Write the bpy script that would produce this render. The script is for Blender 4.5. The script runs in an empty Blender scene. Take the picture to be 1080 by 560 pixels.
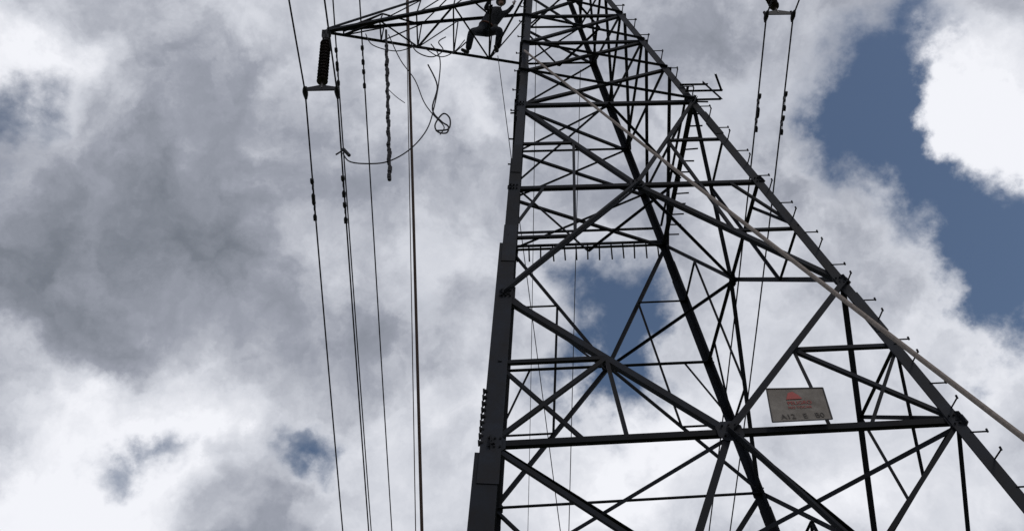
import bpy, math, random
from mathutils import Vector, Matrix
random.seed(4)
S=bpy.context.scene
S.view_settings.view_transform='Standard'; S.view_settings.look='None'; S.view_settings.exposure=0
EYE=1.6
# ---------------- site frame: pylon centre, line direction LY, arm direction LX
PSI=0.1221; CX,CY=2.0966,14.0822; SA,SB=0.1359,0.1537; APEX=31.6
LX=Vector((math.cos(PSI),math.sin(PSI),0)); LY=Vector((-math.sin(PSI),math.cos(PSI),0)); ZU=Vector((0,0,1))
def T(a,b,z): return Vector((CX,CY,0))+LX*a+LY*b+Vector((0,0,z))
# ---------------- camera
R=Vector((0.99251,0.08642,-0.08639));U=Vector((0.12219,-0.70195,0.70167));fw=Vector((0,0.70696,0.70725))
cam=bpy.data.cameras.new("camera");co=bpy.data.objects.new("camera",cam);S.collection.objects.link(co)
M=Matrix((R,U,-fw)).transposed().to_4x4();M.translation=Vector((0,0,EYE));co.matrix_world=M
cam.sensor_width=36;cam.lens=34.33;cam.clip_end=20000;cam.clip_start=.05;S.camera=co
# ---------------- materials
def mat(name,base,rough=.6,metal=0,noise=None,bump=0,island=0,spec=.5):
    m=bpy.data.materials.new(name);m.use_nodes=True;n=m.node_tree.nodes;l=m.node_tree.links
    b=n["Principled BSDF"];b.inputs["Roughness"].default_value=rough;b.inputs["Metallic"].default_value=metal
    b.inputs["Base Color"].default_value=(*base,1);b.inputs["Specular IOR Level"].default_value=spec
    if noise:
        sc,col2,fac=noise
        tc=n.new("ShaderNodeTexCoord");nt=n.new("ShaderNodeTexNoise");nt.inputs["Scale"].default_value=sc;nt.inputs["Detail"].default_value=6;nt.inputs["Roughness"].default_value=.7
        l.new(tc.outputs["Object"],nt.inputs["Vector"])
        mr=n.new("ShaderNodeMapRange");mr.inputs[1].default_value=.35;mr.inputs[2].default_value=.7;mr.inputs[4].default_value=fac
        l.new(nt.outputs[0],mr.inputs[0])
        mx=n.new("ShaderNodeMix");mx.data_type='RGBA';mx.inputs[6].default_value=(*base,1);mx.inputs[7].default_value=(*col2,1)
        l.new(mr.outputs[0],mx.inputs[0]);out=mx.outputs[2]
        if island:
            g=n.new("ShaderNodeNewGeometry");m2=n.new("ShaderNodeMapRange");m2.inputs[3].default_value=1-island;m2.inputs[4].default_value=1+island
            l.new(g.outputs["Random Per Island"],m2.inputs[0])
            vm=n.new("ShaderNodeVectorMath");vm.operation='SCALE';l.new(out,vm.inputs[0]);l.new(m2.outputs[0],vm.inputs["Scale"]);out=vm.outputs[0]
        l.new(out,b.inputs["Base Color"])
        if bump:
            bp=n.new("ShaderNodeBump");bp.inputs["Strength"].default_value=bump;bp.inputs["Distance"].default_value=.02
            l.new(nt.outputs[0],bp.inputs["Height"]);l.new(bp.outputs[0],b.inputs["Normal"])
    return m
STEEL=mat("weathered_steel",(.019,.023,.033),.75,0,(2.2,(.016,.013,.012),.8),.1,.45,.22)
WIRE=mat("aluminium_wire",(.025,.025,.03),.6,.2,spec=.3)
ROPE=mat("hemp_rope",(.33,.28,.25),.9,0,(30,(.20,.165,.14),1))
ROPED=mat("dark_rope",(.11,.07,.055),.9,0,(30,(.06,.04,.03),1))
INS=mat("insulator_glaze",(.03,.022,.02),.3)
FIT=mat("fitting_steel",(.022,.022,.026),.6,.2,spec=.3)
GRASS=mat("grass_ground",(.05,.07,.025),.95,0,(.35,(.10,.08,.05),.8),.4)
CONC=mat("concrete",(.3,.29,.27),.9,0,(6,(.2,.19,.18),1),.2)
SIGNP=mat("sign_plate",(.24,.215,.19),.7,0,(4,(.10,.08,.065),.95))
RED=mat("sign_red",(.36,.035,.03),.6);DARK=mat("sign_ink",(.05,.04,.035),.7)
CLOTH=mat("work_clothes",(.018,.022,.035),.9,0,(9,(.012,.014,.02),1))
SKIN=mat("skin",(.30,.17,.12),.6);BOOT=mat("boot_leather",(.02,.018,.016),.6);HELM=mat("helmet_plastic",(.12,.12,.13),.4);STRAP=mat("harness_strap",(.10,.035,.02),.8);BAG=mat("bag_canvas",(.03,.03,.028),.9)
# ---------------- helpers
def empty(name,loc=(0,0,0)):
    e=bpy.data.objects.new(name,None);e.location=loc;S.collection.objects.link(e);return e
def mobj(name,V,F,m,parent=None,smooth=False):
    me=bpy.data.meshes.new(name);me.from_pydata([tuple(v) for v in V],[],F);me.update()
    if smooth:
        for p in me.polygons:p.use_smooth=True
    o=bpy.data.objects.new(name,me);o.data.materials.append(m);S.collection.objects.link(o)
    if parent:o.parent=parent
    return o
class MB:
    def __init__(s):s.V=[];s.F=[]
    def prism(s,P,Q,prof):
        n=len(prof);k=len(s.V)
        s.V+= [P+p for p in prof]+[Q+p for p in prof]
        s.F+= [(k+i,k+(i+1)%n,k+n+(i+1)%n,k+n+i) for i in range(n)]
        s.F+= [tuple(k+i for i in range(n-1,-1,-1)),tuple(k+n+i for i in range(n))]
    def angle(s,P,Q,u,v,w,t=.012,w2=None):
        d=(Q-P).normalized();u=(u-d*u.dot(d)).normalized();v=(v-d*v.dot(d)-u*v.dot(u)).normalized()
        w2=w2 or w
        s.prism(P,Q,[Vector((0,0,0)),u*w,u*w+v*t,u*t+v*t,u*t+v*w2,v*w2])
    def box(s,c,ax,ay,az):
        s.prism(c-az,c+az,[-ax-ay,ax-ay,ax+ay,-ax+ay])
    def tube(s,pts,r,n=8,rs=None):
        k=len(s.V);N=len(pts)
        prev=None
        for i,p in enumerate(pts):
            d=(pts[min(i+1,N-1)]-pts[max(i-1,0)]).normalized()
            if prev is None: a=d.orthogonal().normalized()
            else:
                a=(prev-d*prev.dot(d)); a=a.normalized() if a.length>1e-6 else d.orthogonal().normalized()
            prev=a;b=d.cross(a);rr=rs[i] if rs else r
            s.V+=[p+(a*math.cos(2*math.pi*j/n)+b*math.sin(2*math.pi*j/n))*rr for j in range(n)]
        for i in range(N-1):
            for j in range(n):
                s.F.append((k+i*n+j,k+i*n+(j+1)%n,k+(i+1)*n+(j+1)%n,k+(i+1)*n+j))
        s.F+=[tuple(k+j for j in range(n-1,-1,-1)),tuple(k+(N-1)*n+j for j in range(n))]
    def make(s,name,m,parent=None,smooth=False): return mobj(name,s.V,s.F,m,parent,smooth)
# ---------------- pylon
pylon=empty("electricity_pylon")
def hw(z): return SA*(APEX-z)
def hd(z): return SB*(APEX-z)
def C(sx,sy,z): return T(sx*hw(z),sy*hd(z),z)
lv=dict(L0=18.01,H1=14.81,L1=11.78,H2=8.75)
TOP=30.6
legs=MB()
secs=[(0.25,5.2,.21),(5.2,11.0,.185),(11.0,17.0,.17),(17.0,24.3,.15),(24.3,TOP,.11)]
secsL=[(0.25,8.6,.31,.17),(8.6,13.1,.26,.10),(13.1,15.8,.21,.04),(15.8,24.3,.16,0),(24.3,TOP,.11,0)]
for sx in(-1,1):
    for sy in(-1,1):
        if (sx,sy)==(-1,-1):
            for z0,z1,w,o in secsL:
                P=C(sx,sy,z0)-LX*o;Q=C(sx,sy,z1)-LX*o
                legs.angle(P,Q,LX,LY,w,.022,.18)
                if z0>1: legs.angle(C(sx,sy,z0-.5)-LX*(o+.012)-LY*.012,C(sx,sy,z0+.5)-LX*(o+.012)-LY*.012,LX,LY,w+.01,.011,.18)
            continue
        for z0,z1,w in secs:
            P=C(sx,sy,z0);Q=C(sx,sy,z1)
            legs.angle(P,Q,LX*-sx,LY*-sy,w,.02)
            if z0>1:
                A=C(sx,sy,z0-.45)+LX*sx*.012+LY*sy*.012;B=C(sx,sy,z0+.45)+LX*sx*.012+LY*sy*.012
                legs.angle(A,B,LX*-sx,LY*-sy,w+.015,.011)
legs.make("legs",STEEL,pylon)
faces=[('front',lambda t,z:T(t*hw(z),-hd(z),z),LY),('back',lambda t,z:T(t*hw(z),hd(z),z),-LY),
       ('left',lambda t,z:T(-hw(z),t*hd(z),z),LX),('right',lambda t,z:T(hw(z),t*hd(z),z),-LX)]
for name,fp,inn in faces:
    b=MB();g=MB();cnt=[0]
    def mem(t0,z0,t1,z1,w,side=0):
        P=fp(t0,z0);Q=fp(t1,z1);cnt[0]+=1
        e=.024+.0015*(cnt[0]%9)
        off=inn*e if side==0 else inn*-(.004+.0015*(cnt[0]%9))
        vv=inn if side==0 else -inn
        d=(Q-P).normalized();u=d.cross(inn).normalized()
        if u.z<0:u=-u
        b.angle(P+off-u*w*.5,Q+off-u*w*.5,u,vv,w,.009)
    def gus(t,z,s=.18):
        c=fp(t,z)+inn*.016
        up=(fp(t,z+1)-fp(t,z)).normalized();si=up.cross(inn).normalized()
        if abs(t)>.5: c=c-si*s*.5*(1 if si.dot(fp(1,z)-fp(0,z))*t>0 else -1)
        g.prism(c-inn*.004,c+inn*.004,[si*s*x+up*s*y for x,y in((-1,-.5),(-.5,-1),(.5,-1),(1,-.5),(1,.5),(.5,1),(-.5,1),(-1,.5))])
        for x in(-.5,0,.5):
            for y in(-.5,.5):
                q=c+si*s*x+up*s*y;g.tube([q,q-inn*.05],.014,6)
    L0,H1,L1,H2=lv['L0'],lv['H1'],lv['L1'],lv['H2']
    for s in(-1,1):
        mem(s,L0,0,H1,.085,s>0);mem(0,H1,-s,L1,.085,s>0)
        mem(s,L1,0,H2,.095,s>0)
        mem(0,H2,s,.6,.095,s>0)
        m=(L0+H1)/2
        ma=.5*hw(L0)/hw(m)
        mem(s*ma,m,s,m,.05)
        mem(s*ma,m,s*.5,H1,.05)
        m=(L1+H1)/2;ma=.5*hw(L1)/hw(m)
        mem(s*ma,m,s,m,.05)
        mem(s*ma,m,s*.5,H1,.05);mem(s,m,s*.74,H1,.045)
        m=(L1+H2)/2;ma=.5*hw(L1)/hw(m)
        mem(s*ma,m,s,m,.06);mem(s*ma,m,s,H2,.06);mem(s*ma,m,s*.43,H2,.05);mem(s,m,s*.61,H2,.05)
        for zz in(6.7,4.6,2.5):
            k=(H2-zz)/(H2-.6)*hw(.6)/hw(zz)
            mem(s*k,zz,s,zz,.06)
            mem(s*k,zz,s,min(zz+2.1,H2),.06)
        gus(s,L0,.12);gus(s,H1,.11);gus(s,L1,.13);gus(s,H2,.14)
    mem(-1,H1,1,H1,.075);mem(-1,H2,1,H2,.085);mem(-1,L0,1,L0,.075)
    gus(0,H1,.13);gus(0,H2,.17)
    if name=='back': mem(-1,L1,1,L1,.06)
    zs=[L0,19.6,21.1,22.7,24.3,25.8,27.3,28.8,30.3]
    for i in range(len(zs)-1):
        w=.065 if i<4 else .055
        mem(-1,zs[i],1,zs[i+1],w,0);mem(1,zs[i],-1,zs[i+1],w,1)
        if i in(1,2,3,4,6):mem(-1,zs[i+1],1,zs[i+1],.065)
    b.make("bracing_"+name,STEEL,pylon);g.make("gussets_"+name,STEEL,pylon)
pb=MB()
def pm(P,Q,w=.06):
    pm.k=getattr(pm,'k',0)+1
    o=ZU*(-.02-.013*(pm.k%6))
    pb.angle(P+o,Q+o,(Q-P).cross(ZU),-ZU,w,.008)
for z in(8.75,):
    pm(C(-1,-1,z),C(1,1,z),.07);pm(C(1,-1,z),C(-1,1,z),.07)
    pm(T(0,-hd(z),z),T(-hw(z),0,z));pm(T(0,-hd(z),z),T(hw(z),0,z));pm(T(0,hd(z),z),T(-hw(z),0,z));pm(T(0,hd(z),z),T(hw(z),0,z))
for z in(18.01,24.3,14.81):
    pm(T(0,-hd(z),z),T(-hw(z),0,z),.05);pm(T(0,-hd(z),z),T(hw(z),0,z),.05);pm(T(0,hd(z),z),T(-hw(z),0,z),.05);pm(T(0,hd(z),z),T(hw(z),0,z),.05)
pb.make("plan_bracing",STEEL,pylon)
# barbed anti climbing rails
rg=MB()
def barbs(P,Q,outd,n,ln,drop):
    for k in range(n+1):
        p=P.lerp(Q,(k+.5)/(n+1))
        j=Vector((random.uniform(-.02,.02),random.uniform(-.02,.02),0))
        rg.tube([p-outd*.03,p+outd*ln-ZU*drop+j],.019,5)
zr=18.2
for fi,(nm,fp,inn) in enumerate(faces):
    o=-inn
    if nm in('back','right'):
        P,Q=fp(-1,zr)+o*.06,fp(1,zr)+o*.06
        rg.angle(P,Q,ZU,o,.05,.006)
        P2,Q2=fp(-1,zr+.4)+o*.06,fp(1,zr+.4)+o*.06
        rg.angle(P2,Q2,ZU,o,.045,.006)
        if nm=='right':
            P,Q=P+o*.05,Q+o*.05
            barbs(P,Q,o,12,.26,.0)
        else: barbs(P,Q,o,12,.22,.32)
    elif nm=='left':
        P,Q=fp(-1,zr)+o*.03,fp(1,zr)+o*.03
        rg.angle(P,Q,ZU,o,.04,.006);barbs(P,Q,o,5,.12,.0)
for z,l in((17.9,.5),(18.3,.7),(18.6,.5)):
    P=C(1,-1,z);rg.angle(P-LX*.1-LY*.03,P+LX*l-LY*.03,ZU,-LY,.05,.007)
P=C(1,-1,17.9);rg.angle(P+LX*.5-LY*.045,C(1,-1,18.7)+LX*.42-LY*.045,LX,-LY,.045,.006)
rg.angle(C(1,-1,18.3)+LX*.65-LY*.05,C(1,-1,18.3)+LX*.45-LY*.45,ZU,LX,.045,.006)
rg.make("anti_climb_barbs",STEEL,pylon)
# step bolts
sb=MB();z=1.6;k=0
while z<30:
    for sx,sy in((1,-1),(-1,1),(-1,-1)):
        if sx==-1 and sy==-1 and z<17: continue
        P=C(sx,sy,z);d=(LX*sx if k%2 else LY*sy)
        ln=.2 if sx>0 else .12
        q=P+d*ln
        sb.tube([P-d*.03,q],.012,6);sb.tube([q-ZU*.012,q+ZU*.04],.015,6)
    z+=.46;k+=1
sb.make("step_bolts",STEEL,pylon)
rb=MB()
for k in range(9):
    z=8.75+.115*k;P=C(-1,-1,z)+LX*-.10
    rb.tube([P+LX*.02,P-LX*.03],.03,8);rb.tube([P-LX*.015,P-LX*.04],.042,8)
rb.make("earthing_bracket",FIT,pylon)
def arm(sx,ztip,zl,zu,a,parent):
    m=MB();tip=T(sx*a,0,ztip)
    lo=[C(sx,s,zl) for s in(-1,1)];up=[C(sx,s,zu) for s in(-1,1)]
    for i,s in enumerate((-1,1)):
        m.angle(lo[i],tip+LY*s*.05,-LY*s,ZU,.085,.01)
        m.angle(up[i],tip+LY*s*.05+ZU*.14,-LY*s,-ZU,.07,.009)
    n=5;f_=lambda A,t:A.lerp(tip,t)
    for k in range(n):
        t0,t1=k/n*.92,(k+1)/n*.92
        i=k%2
        m.angle(f_(lo[i],t0)+ZU*.012,f_(lo[1-i],t1)+ZU*.012,LX,ZU,.045,.006)
        m.angle(f_(lo[0],t1)+ZU*.02,f_(lo[1],t1)+ZU*.02,LX,ZU,.04,.006)
        for j in(0,1):
            A,B=(lo[j],up[j]) 
            m.angle(f_(A,t1)-LY*.012,f_(B,t0)-LY*.012,LX,LY,.04,.006)
            if k<n-1:m.angle(f_(A,t1),f_(B,t1),LX,LY,.035,.006)
        m.angle(f_(up[i],t0)-ZU*.012,f_(up[1-i],t1)-ZU*.012,LX,-ZU,.035,.006)
    m.box(tip-ZU*.06,LX*.12,LY*.03,ZU*.14)
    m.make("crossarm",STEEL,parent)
    return tip
tipL=arm(-1,24.3,24.3,26.4,6.2,pylon)
tipR=arm(1,27.3,27.3,29.0,6.1,pylon)
tipU=arm(-1,30.1,29.6,30.5,5.85,pylon)
ft=MB()
for sx in(-1,1):
    for sy in(-1,1):
        p=C(sx,sy,.2);ft.prism(Vector((p.x,p.y,-.3)),Vector((p.x,p.y,.32)),[LX*.45*x+LY*.45*y for x,y in((-1,-1),(1,-1),(1,1),(-1,1))])
ft.make("footings",CONC,pylon)
# ---------------- insulators, conductors
def insulator(tip,zy,par):
    m=MB();top=tip-ZU*.12
    a=Vector((tip.x,tip.y,zy))
    m.tube([top,a],.03,8)
    z=top.z-.35
    n=int((z-zy-.25)/.07)
    for k in range(n):
        c=Vector((tip.x,tip.y,z-k*.07));r=.14 if k%2 else .12
        m.tube([c+ZU*.02,c+ZU*.005,c-ZU*.022],r,14,[.06,r*.92,r])
    m.make("sheds",INS,par,False)
    h=MB();h.box(top-ZU*.05,LX*.02,LY*.07,ZU*.2);h.box(top-ZU*.16,LX*.09,LY*.07,ZU*.09)
    yk=a-ZU*.03
    h.prism(yk-LY*.015,yk+LY*.015,[ZU*.15-LX*.06,LX*.06+ZU*.15,LX*.42+ZU*.045,LX*.42-ZU*.06,-LX*.42-ZU*.06,-LX*.42+ZU*.045])
    for s in(-1,1):
        q=yk+LX*s*.38
        h.tube([q+ZU*.08,q-ZU*.16],.04,8)
        h.tube([q-ZU*.13-LY*.18+ZU*-.03,q-ZU*.13-LY*.08,q-ZU*.13,q-ZU*.13+LY*.08,q-ZU*.16+LY*.18],.04,8,[.03,.06,.07,.06,.03])
    h.make("fittings",FIT,par,False)
    return yk-ZU*.14
def wire_pts(p,far=88,near=70):
    pts=[]
    for i in range(61):
        t=far*i/60;pts.append(p+LY*t+ZU*(-.40*t+.0023*t*t))
    pre=[]
    for i in range(1,41):
        t=near*i/40;pre.append(p-LY*t+ZU*(-.21*t+.0022*t*t))
    return pre[::-1]+pts
def damper(m,p,d):
    m.box(p-ZU*.05,LX*.022,d*.04,ZU*.07)
    q=p-ZU*.12
    m.tube([q-d*.2-ZU*.02,q,q+d*.2-ZU*.02],.012,5)
    for s in(-1,1): m.tube([q+d*s*.12-ZU*.012,q+d*s*.17-ZU*.015,q+d*s*.28-ZU*.03],.03,8,[.03,.05,.045])
for tip,zy in((tipL,21.75),(tipR,24.95),(tipU,27.7)):
    ins=empty("insulator_string")
    base=insulator(tip,zy,ins)
    for s in(-1,1):
        w=MB();p=base+LX*s*.38
        w.tube(wire_pts(p),.022,6);o=w.make("power_line",WIRE,None,True)
        d=MB();dd=(LY-ZU*.39).normalized()
        for t in((2.35,2.9) if s<0 else (2.3,3.0)): damper(d,p+dd*t,dd)
        d.make("vibration_damper",FIT,ins)
e=MB();e.tube(wire_pts(T(0,0,30.7)),.012,6);e.make("earth_wire",WIRE,None,True)
# ---------------- ropes
def hang(P,Q,sag,n=40):
    return [P.lerp(Q,i/n)-ZU*(4*sag*(i/n)*(1-i/n)) for i in range(n+1)]
def rope(P,Q,sag,r,m,name="rope"):
    b=MB();b.tube(hang(P,Q,sag),r,6);return b.make(name,m,None,True)
rope(T(-4.08,0,25.95),Vector((-2.87,20.76,0)),0,.036,ROPED)
rope(T(-4.12,.05,25.95),Vector((-3.48,23.52,0)),0,.012,ROPED)
rope(T(-1.45,-1.75,20.5),Vector((4.56,4.07,0)),.12,.027,ROPE)
rope(T(-1.7,0.8,24.3),Vector((.36,23.36,0)),0,.010,WIRE,"tag_line")
rope(T(0.6,1.3,24.3),Vector((-1.58,22.82,0)),0,.010,WIRE,"tag_line")
# hanging chain
ch=empty("hanging_earthing_chain");m=MB()
a0=T(-4.66,0,24.35);b0=T(-4.55,0,18.2)
m.tube([a0,b0],.034,6)
n=90
for k in range(n):
    t=.12+.88*k/n;p=a0.lerp(b0,t)+LX*.012*math.sin(k*.7)+LY*.012*math.cos(k*.7)
    m.tube([p-ZU*.035,p+ZU*.035],.032+.02*random.random(),7)
m.make("links",FIT,ch)
lw=MB()
def az(*pts):
    P=[T(a,b,z+EYE) for a,b,z in pts];out=[]
    n=len(P)
    for i in range(n-1):
        p0,p1,p2,p3=P[max(i-1,0)],P[i],P[i+1],P[min(i+2,n-1)]
        for j in range(6):
            t=j/6;out.append(.5*((2*p1)+(p2-p0)*t+(2*p0-5*p1+4*p2-p3)*t*t+(3*p1-p0-3*p2+p3)*t**3))
    return out+[P[-1]]
lw.tube(az((-5.6,0,17.6),(-5.45,0,17.3),(-5.1,0,17.2),(-4.6,0,17.25),(-4.1,.02,17.7),(-3.7,0,18.4),(-3.5,0,19.3),(-3.35,0,20.4),(-3.3,0,21.4),(-3.5,.1,22.2)),.016,5)
lw.tube(az((-3.6,.2,21.4),(-3.4,.1,20.3),(-3.55,0,19.2),(-3.35,0,18.7),(-3.2,0,18.5),(-3.25,0,18.25),(-3.45,0,18.3),(-3.5,0,18.6),(-3.3,0,19),(-3.15,0,18.8),(-3.2,0,18.4),(-3.5,0,18.35)),.02,5)
lw.tube(az((-4.6,.1,22.7),(-4.3,.1,21.5),(-3.95,.1,20.6),(-3.75,.05,19.6),(-3.55,0,19),(-3.3,0,18.5),(-3.4,0,18.2)),.014,5)
lw.tube(az((-4.1,.1,22.7),(-3.9,.1,21.9),(-3.5,.1,21.6),(-3.2,.1,21.9),(-3.3,.1,22.3),(-3.1,.2,22.7)),.016,5)
lw.tube(az((-4.6,.1,20.2),(-4.4,.05,19.8),(-4.2,.02,19.5)),.01,5)
lw.tube(az((-5.6,0,17.75),(-5.45,0,17.5)),.04,6)
lw.tube(az((-5.6,0,17.7),(-5.75,0,17.55)),.02,6)
lw.tube(az((-5.2,.1,22.75),(-5.0,.1,22.2),(-4.4,.1,21.9),(-3.8,.1,22.1),(-3.3,.1,21.6),(-2.9,.2,22.0),(-2.6,.3,22.7)),.014,5)
lw.make("loose_jumper_wire",WIRE,None,True)
# ---------------- sign
sg=empty("warning_sign")
def fr(a,z,o=.06): return T(a,-hd(z)-o,z)
c=[fr(.56,8.80),fr(1.36,8.80),fr(1.44,9.38),fr(.67,9.41)]
nrm=(c[1]-c[0]).cross(c[3]-c[0]).normalized()
if nrm.dot(LY)>0:nrm=-nrm
pl=MB();pl.V=[p for p in c]+[p-nrm*.006 for p in c];pl.F=[(0,1,2,3),(7,6,5,4),(0,4,5,1),(1,5,6,2),(2,6,7,3),(3,7,4,0)]
pl.make("plate",SIGNP,sg)
xd=(c[1]-c[0]).normalized();yd=nrm.cross(xd).normalized()
rim=MB();cen=(c[0]+c[1]+c[2]+c[3])/4
for i in range(4):
    P,Q=c[i]+nrm*.004,c[(i+1)%4]+nrm*.004
    rim.box((P+Q)/2,(Q-P)/2,(cen-(P+Q)/2).normalized()*.008,nrm*.004)
rim.make("rim",FIT,sg)
def text(s,u,v,size,m):
    cu=bpy.data.curves.new("lettering","FONT");cu.body=s;cu.size=size;cu.extrude=.001;cu.align_x='CENTER'
    o=bpy.data.objects.new("lettering",cu);S.collection.objects.link(o);cu.materials.append(m);o.parent=sg
    mt=Matrix((xd,yd,nrm)).transposed().to_4x4();mt.translation=c[0]+xd*u+yd*v+nrm*.006;o.matrix_world=mt
text("PELIGRO",.47,.30,.085,RED);text("NO TOCAR",.45,.225,.06,RED);text("A12   E   B0",.43,.045,.12,DARK)
tri=MB();o_=c[0]+xd*.42+yd*.395+nrm*.007
tri.prism(o_,o_+nrm*.002,[xd*-.11,xd*.11,xd*.08+yd*.07,xd*.02+yd*.14,xd*-.05+yd*.12]);tri.make("emblem",RED,sg)
mobj("ground",[(-6000,-6000,0),(6000,-6000,0),(6000,6000,0),(-6000,6000,0)],[(0,1,2,3)],GRASS)
# ---------------- worker standing on the lower chord of the arm
wk=empty("lineman_worker")
def skin(name,nodes,edges,m,sub=2,root=0):
    me=bpy.data.meshes.new(name);me.from_pydata([tuple(n[0]) for n in nodes],edges,[]);o=bpy.data.objects.new(name,me);S.collection.objects.link(o)
    o.modifiers.new("s","SKIN");sl=me.skin_vertices[0].data
    for i,n in enumerate(nodes):
        r=n[1];sl[i].radius=r if isinstance(r,tuple) else (r,r)
    sl[root].use_root=True
    ss=o.modifiers.new("u","SUBSURF");ss.levels=sub;ss.render_levels=sub
    me.materials.append(m);o.parent=wk;return o
W=lambda a,b,z:T(a,b,z+EYE)
W2=lambda a,b,z:T(a,b,z+EYE+.2)
pel=W2(-2.0,.42,23.22)
body=[(pel,(.22,.18)),(W2(-1.88,.36,23.45),(.20,.17)),(W2(-1.70,.27,23.72),(.24,.17)),(W2(-1.60,.22,23.87),(.13,.11)),(W2(-1.55,.2,23.98),.062),
 (W2(-2.12,.42,23.12),.14),(W(-2.40,.22,22.98),.115),(W(-2.52,.50,22.50),.085),
 (W2(-1.9,.46,23.12),.14),(W(-1.62,.22,23.08),.115),(W(-1.72,.62,22.72),.085),
 (W2(-1.80,.12,23.78),.09),(W2(-1.98,-.02,23.56),.066),(W2(-1.85,-.2,23.72),.045),
 (W2(-1.48,.34,23.85),.09),(W2(-1.30,.36,24.05),.066),(W2(-1.14,.25,24.2),.045)]
ed=[(0,1),(1,2),(2,3),(3,4),(0,5),(5,6),(6,7),(0,8),(8,9),(9,10),(2,11),(11,12),(12,13),(2,14),(14,15),(15,16)]
skin("body",body,ed,CLOTH)
def boot(p,d):
    skin("boot",[(p+ZU*.06,.066),(p-ZU*.04,.062),(p-ZU*.06+d*.12,.055),(p-ZU*.07+d*.22,.042)],[(0,1),(1,2),(2,3)],BOOT)
boot(W(-2.53,.52,22.48),(-LX*.7-LY*.5).normalized());boot(W(-1.73,.64,22.70),(-LX*.3-LY).normalized())
def hand(p,d,s):
    d=d.normalized()
    skin("palm",[(p,(.03,.022)),(p+d*.05,(.042,.02)),(p+d*.09,(.04,.018))],[(0,1),(1,2)],SKIN)
    sd=d.cross(ZU).normalized();cu=d.cross(sd).normalized()*s
    for i,l in enumerate((.07,.08,.075,.058)):
        q=p+d*.085+sd*(-.03+.02*i);skin("finger",[(q,.0095),(q+d*l*.5+cu*.01,.009),(q+d*l*.6+cu*.04,.008),(q+d*l*.4+cu*.06,.007)],[(0,1),(1,2),(2,3)],SKIN,1)
    q=p+d*.03+sd*.035;skin("thumb",[(q,.011),(q+sd*.03+d*.02,.010),(q+sd*.03+d*.05+cu*.02,.009)],[(0,1),(1,2)],SKIN,1)
hand(W2(-1.85,-.2,23.72),Vector((.1,-.3,1)),1);hand(W2(-1.14,.25,24.2),Vector((.3,-.3,1)),1)
hc=W2(-1.50,.15,24.14)
skin("head",[(hc-ZU*.1,.06),(hc-LY*.015-ZU*.04,(.075,.07)),(hc+ZU*.04,(.085,.08)),(hc+ZU*.1,.05)],[(0,1),(1,2),(2,3)],SKIN)
skin("nose",[(hc-LY*.08,.014),(hc-LY*.105-ZU*.035,.014)],[(0,1)],SKIN,1)
hm=MB()
rings=[(.0,.145),(.012,.14),(.012,.115),(.06,.108),(.1,.08),(.125,.03)]
hm.tube([hc+ZU*(.045+z+i*.0005) +LY*-.01 for i,(z,r) in enumerate(rings)],.1,16,[r for z,r in rings]);hm.make("helmet",HELM,wk,True)
st=MB()
ax=(W2(-1.88,.36,23.45)-pel).normalized();u1=ax.cross(LY).normalized();u2=ax.cross(u1)
bc=pel+ax*.1
st.tube([bc+u1*.21*math.cos(x*.3927)+u2*.19*math.sin(x*.3927) for x in range(17)],.028,6)
st.make("harness",STRAP,wk)
bg_=MB();q=pel+LX*.26-ZU*.12-LY*.05
bg_.tube([q+ZU*.16,q+ZU*.13,q,q-ZU*.12,q-ZU*.15],.1,10,[.07,.1,.115,.1,.05])
q=pel-LX*.26-ZU*.1
bg_.tube([q+ZU*.12,q+ZU*.08,q-ZU*.1,q-ZU*.13],.1,10,[.05,.075,.08,.04])
bg_.make("tool_bags",BAG,wk,True)
# ---------------- sun
SE,SAZ=48,128
sun=bpy.data.lights.new("sun","SUN");sun.energy=.6;sun.angle=math.radians(12);sun.color=(1,.95,.88)
so=bpy.data.objects.new("sun",sun);S.collection.objects.link(so)
dirv=Vector((math.sin(math.radians(SAZ))*math.cos(math.radians(SE)),math.cos(math.radians(SAZ))*math.cos(math.radians(SE)),math.sin(math.radians(SE))))
so.rotation_euler=dirv.to_track_quat('Z','Y').to_euler();so.location=(0,0,60)
# ---------------- sky
w=bpy.data.worlds.new("World");S.world=w;w.use_nodes=True;nt=w.node_tree;N=nt.nodes;Lk=nt.links;N.clear()
w.cycles.sampling_method='MANUAL';w.cycles.sample_map_resolution=128
out=N.new("ShaderNodeOutputWorld");bg=N.new("ShaderNodeBackground");STR=.1;bg.inputs[1].default_value=STR;Lk.new(bg.outputs[0],out.inputs[0])
sky=N.new("ShaderNodeTexSky");sky.sky_type='NISHITA';sky.sun_disc=False;sky.sun_elevation=math.radians(SE);sky.sun_rotation=math.radians(SAZ)
tc=N.new("ShaderNodeTexCoord")
def math_(op,a,b=None,c=None,clamp=False):
    n=N.new("ShaderNodeMath");n.operation=op;n.use_clamp=clamp
    for i,x in enumerate((a,b,c)):
        if x is None:continue
        if isinstance(x,(int,float)):n.inputs[i].default_value=x
        else:Lk.new(x,n.inputs[i])
    return n.outputs[0]
def vmath(op,a,b=None,s=None):
    n=N.new("ShaderNodeVectorMath");n.operation=op
    for i,x in enumerate((a,b)):
        if x is None:continue
        if isinstance(x,tuple):n.inputs[i].default_value=x
        else:Lk.new(x,n.inputs[i])
    if s is not None:
        n.inputs["Scale"].default_value=s
    return n.outputs[0]
def noise(vec,scale,detail,rough=.55,dist=0,col=False,off=(0,0,0)):
    if off!=(0,0,0): vec=vmath('ADD',vec,off)
    n=N.new("ShaderNodeTexNoise");n.inputs["Scale"].default_value=scale;n.inputs["Detail"].default_value=detail;n.inputs["Roughness"].default_value=rough;n.inputs["Distortion"].default_value=dist
    Lk.new(vec,n.inputs["Vector"]);return n.outputs[1 if col else 0]
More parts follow.
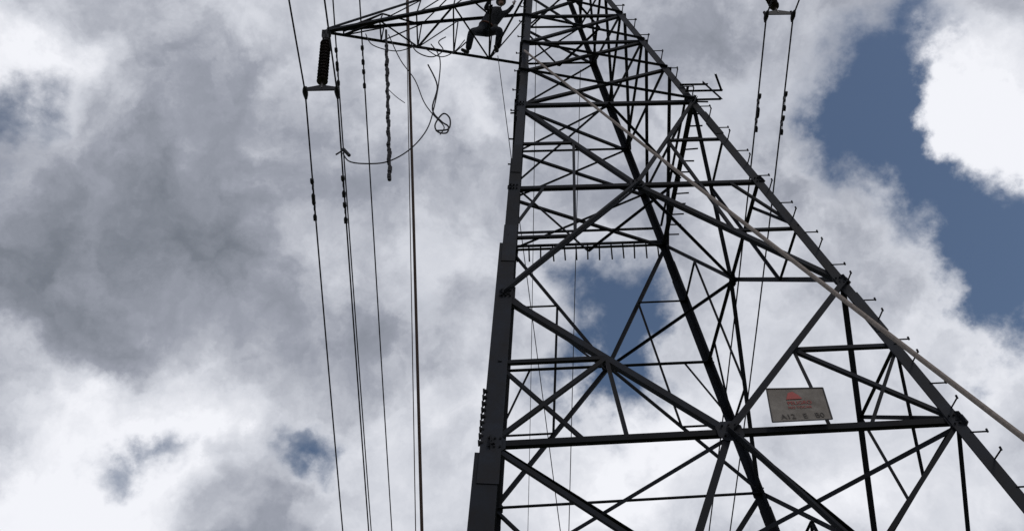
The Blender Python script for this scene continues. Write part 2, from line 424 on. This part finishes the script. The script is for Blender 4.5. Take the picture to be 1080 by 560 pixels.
def smooth(x,a,b,lo=0,hi=1):
    m=N.new("ShaderNodeMapRange");m.interpolation_type='SMOOTHSTEP'
    for i,q in enumerate((a,b,lo,hi)): m.inputs[i+1].default_value=q
    Lk.new(x,m.inputs[0]);return m.outputs[0]
dv=tc.outputs["Generated"]
nz=noise(dv,5,8,.60,0,True)
wv=vmath('ADD',dv,vmath('SCALE',vmath('SUBTRACT',nz,(.5,.5,.5)),None,.28))
# cloud masses / gaps as world directions: (x,y,z,angular radius,amount)
def blobs(lst):
    acc=None
    for x,y,z,r,a in lst:
        n=N.new("ShaderNodeVectorMath");n.operation='DISTANCE';Lk.new(wv,n.inputs[0]);n.inputs[1].default_value=(x,y,z)
        o=smooth(n.outputs["Value"],0,r,a,0)
        acc=o if acc is None else math_('ADD',acc,o)
    return acc
GAPS=[(.4,.572,.716,.139,1.15),(.361,.625,.692,.112,.7),(.437,.655,.617,.117,1.1),(.427,.71,.561,.085,1),(.071,.741,.667,.112,1.2),(.096,.785,.612,.091,.9),(-.375,.742,.556,.053,.5),(-.336,.759,.558,.053,.5),(-.253,.786,.564,.06,.8),(-.2,.803,.561,.06,.8),
(-.427,.476,.769,.064,.6),(-.443,.515,.733,.053,.5),(.006,.782,.623,.064,.6),(.266,.792,.549,.053,.4),(.461,.574,.677,.096,-2.2)]
MASS=[(.455,.585,.672,.134,.8),(-.427,.446,.786,.078,.45),(-.45,.741,.498,.212,.36),(-.369,.761,.534,.156,.32),(-.291,.737,.61,.134,.25),(-.412,.683,.604,.067,.35),(-.113,.842,.527,.179,.33),(.104,.847,.521,.212,.38),(.382,.778,.499,.212,.4),(.263,.736,.624,.156,.25),
(.017,.722,.692,.123,.15),(-.349,.618,.705,.257,-.09),(-.424,.635,.646,.134,-.13),(-.451,.665,.596,.089,-.1),(.281,.526,.802,.201,-.09),(.333,.66,.674,.123,-.10),(-.295,.772,.563,.078,-.08),(-.04,.538,.842,.179,.05),(.161,.656,.737,.156,.12)]
fb=noise(wv,4.2,9,.54,0,False,(3,1,2))
fbs=noise(wv,4.2,6,.54,0,False,(3.045,.99,2.05))
fb2=noise(dv,13,7,.6,.4,False,(7,5,1))
hs=blobs(GAPS)
hs=math_('ADD',hs,math_('MULTIPLY',math_('SUBTRACT',fb,.5),1.5))
hs=math_('ADD',hs,math_('MULTIPLY',math_('SUBTRACT',fb2,.5),.8))
holef=smooth(hs,.18,1.0)
edge=smooth(hs,-.1,.4,0,.10)
v=math_('ADD',blobs(MASS),.54)
v=math_('ADD',v,math_('MULTIPLY',math_('SUBTRACT',fb,.5),.42))
v=math_('ADD',v,math_('MULTIPLY',math_('SUBTRACT',fb,fbs),.75))
v=math_('ADD',v,math_('MULTIPLY',math_('SUBTRACT',fb2,.5),.18))
v=math_('ADD',v,edge)
cr=N.new("ShaderNodeValToRGB");Lk.new(v,cr.inputs[0]);E=cr.color_ramp.elements
E[0].position=0;E[0].color=(.07,.085,.115,1);E[1].position=1;E[1].color=(.90,.91,.96,1)
for p,c_ in((.3,(.19,.21,.25,1)),(.5,(.33,.35,.41,1)),(.75,(.64,.66,.72,1))):
    x=E.new(p);x.color=c_
sc=vmath('SCALE',cr.outputs[0],None,1/STR)
sk=vmath('SCALE',sky.outputs[0],None,.8)
mx=N.new("ShaderNodeMix");mx.data_type='RGBA';Lk.new(holef,mx.inputs[0]);Lk.new(sc,mx.inputs[6]);Lk.new(sk,mx.inputs[7])
Lk.new(mx.outputs[2],bg.inputs[0])
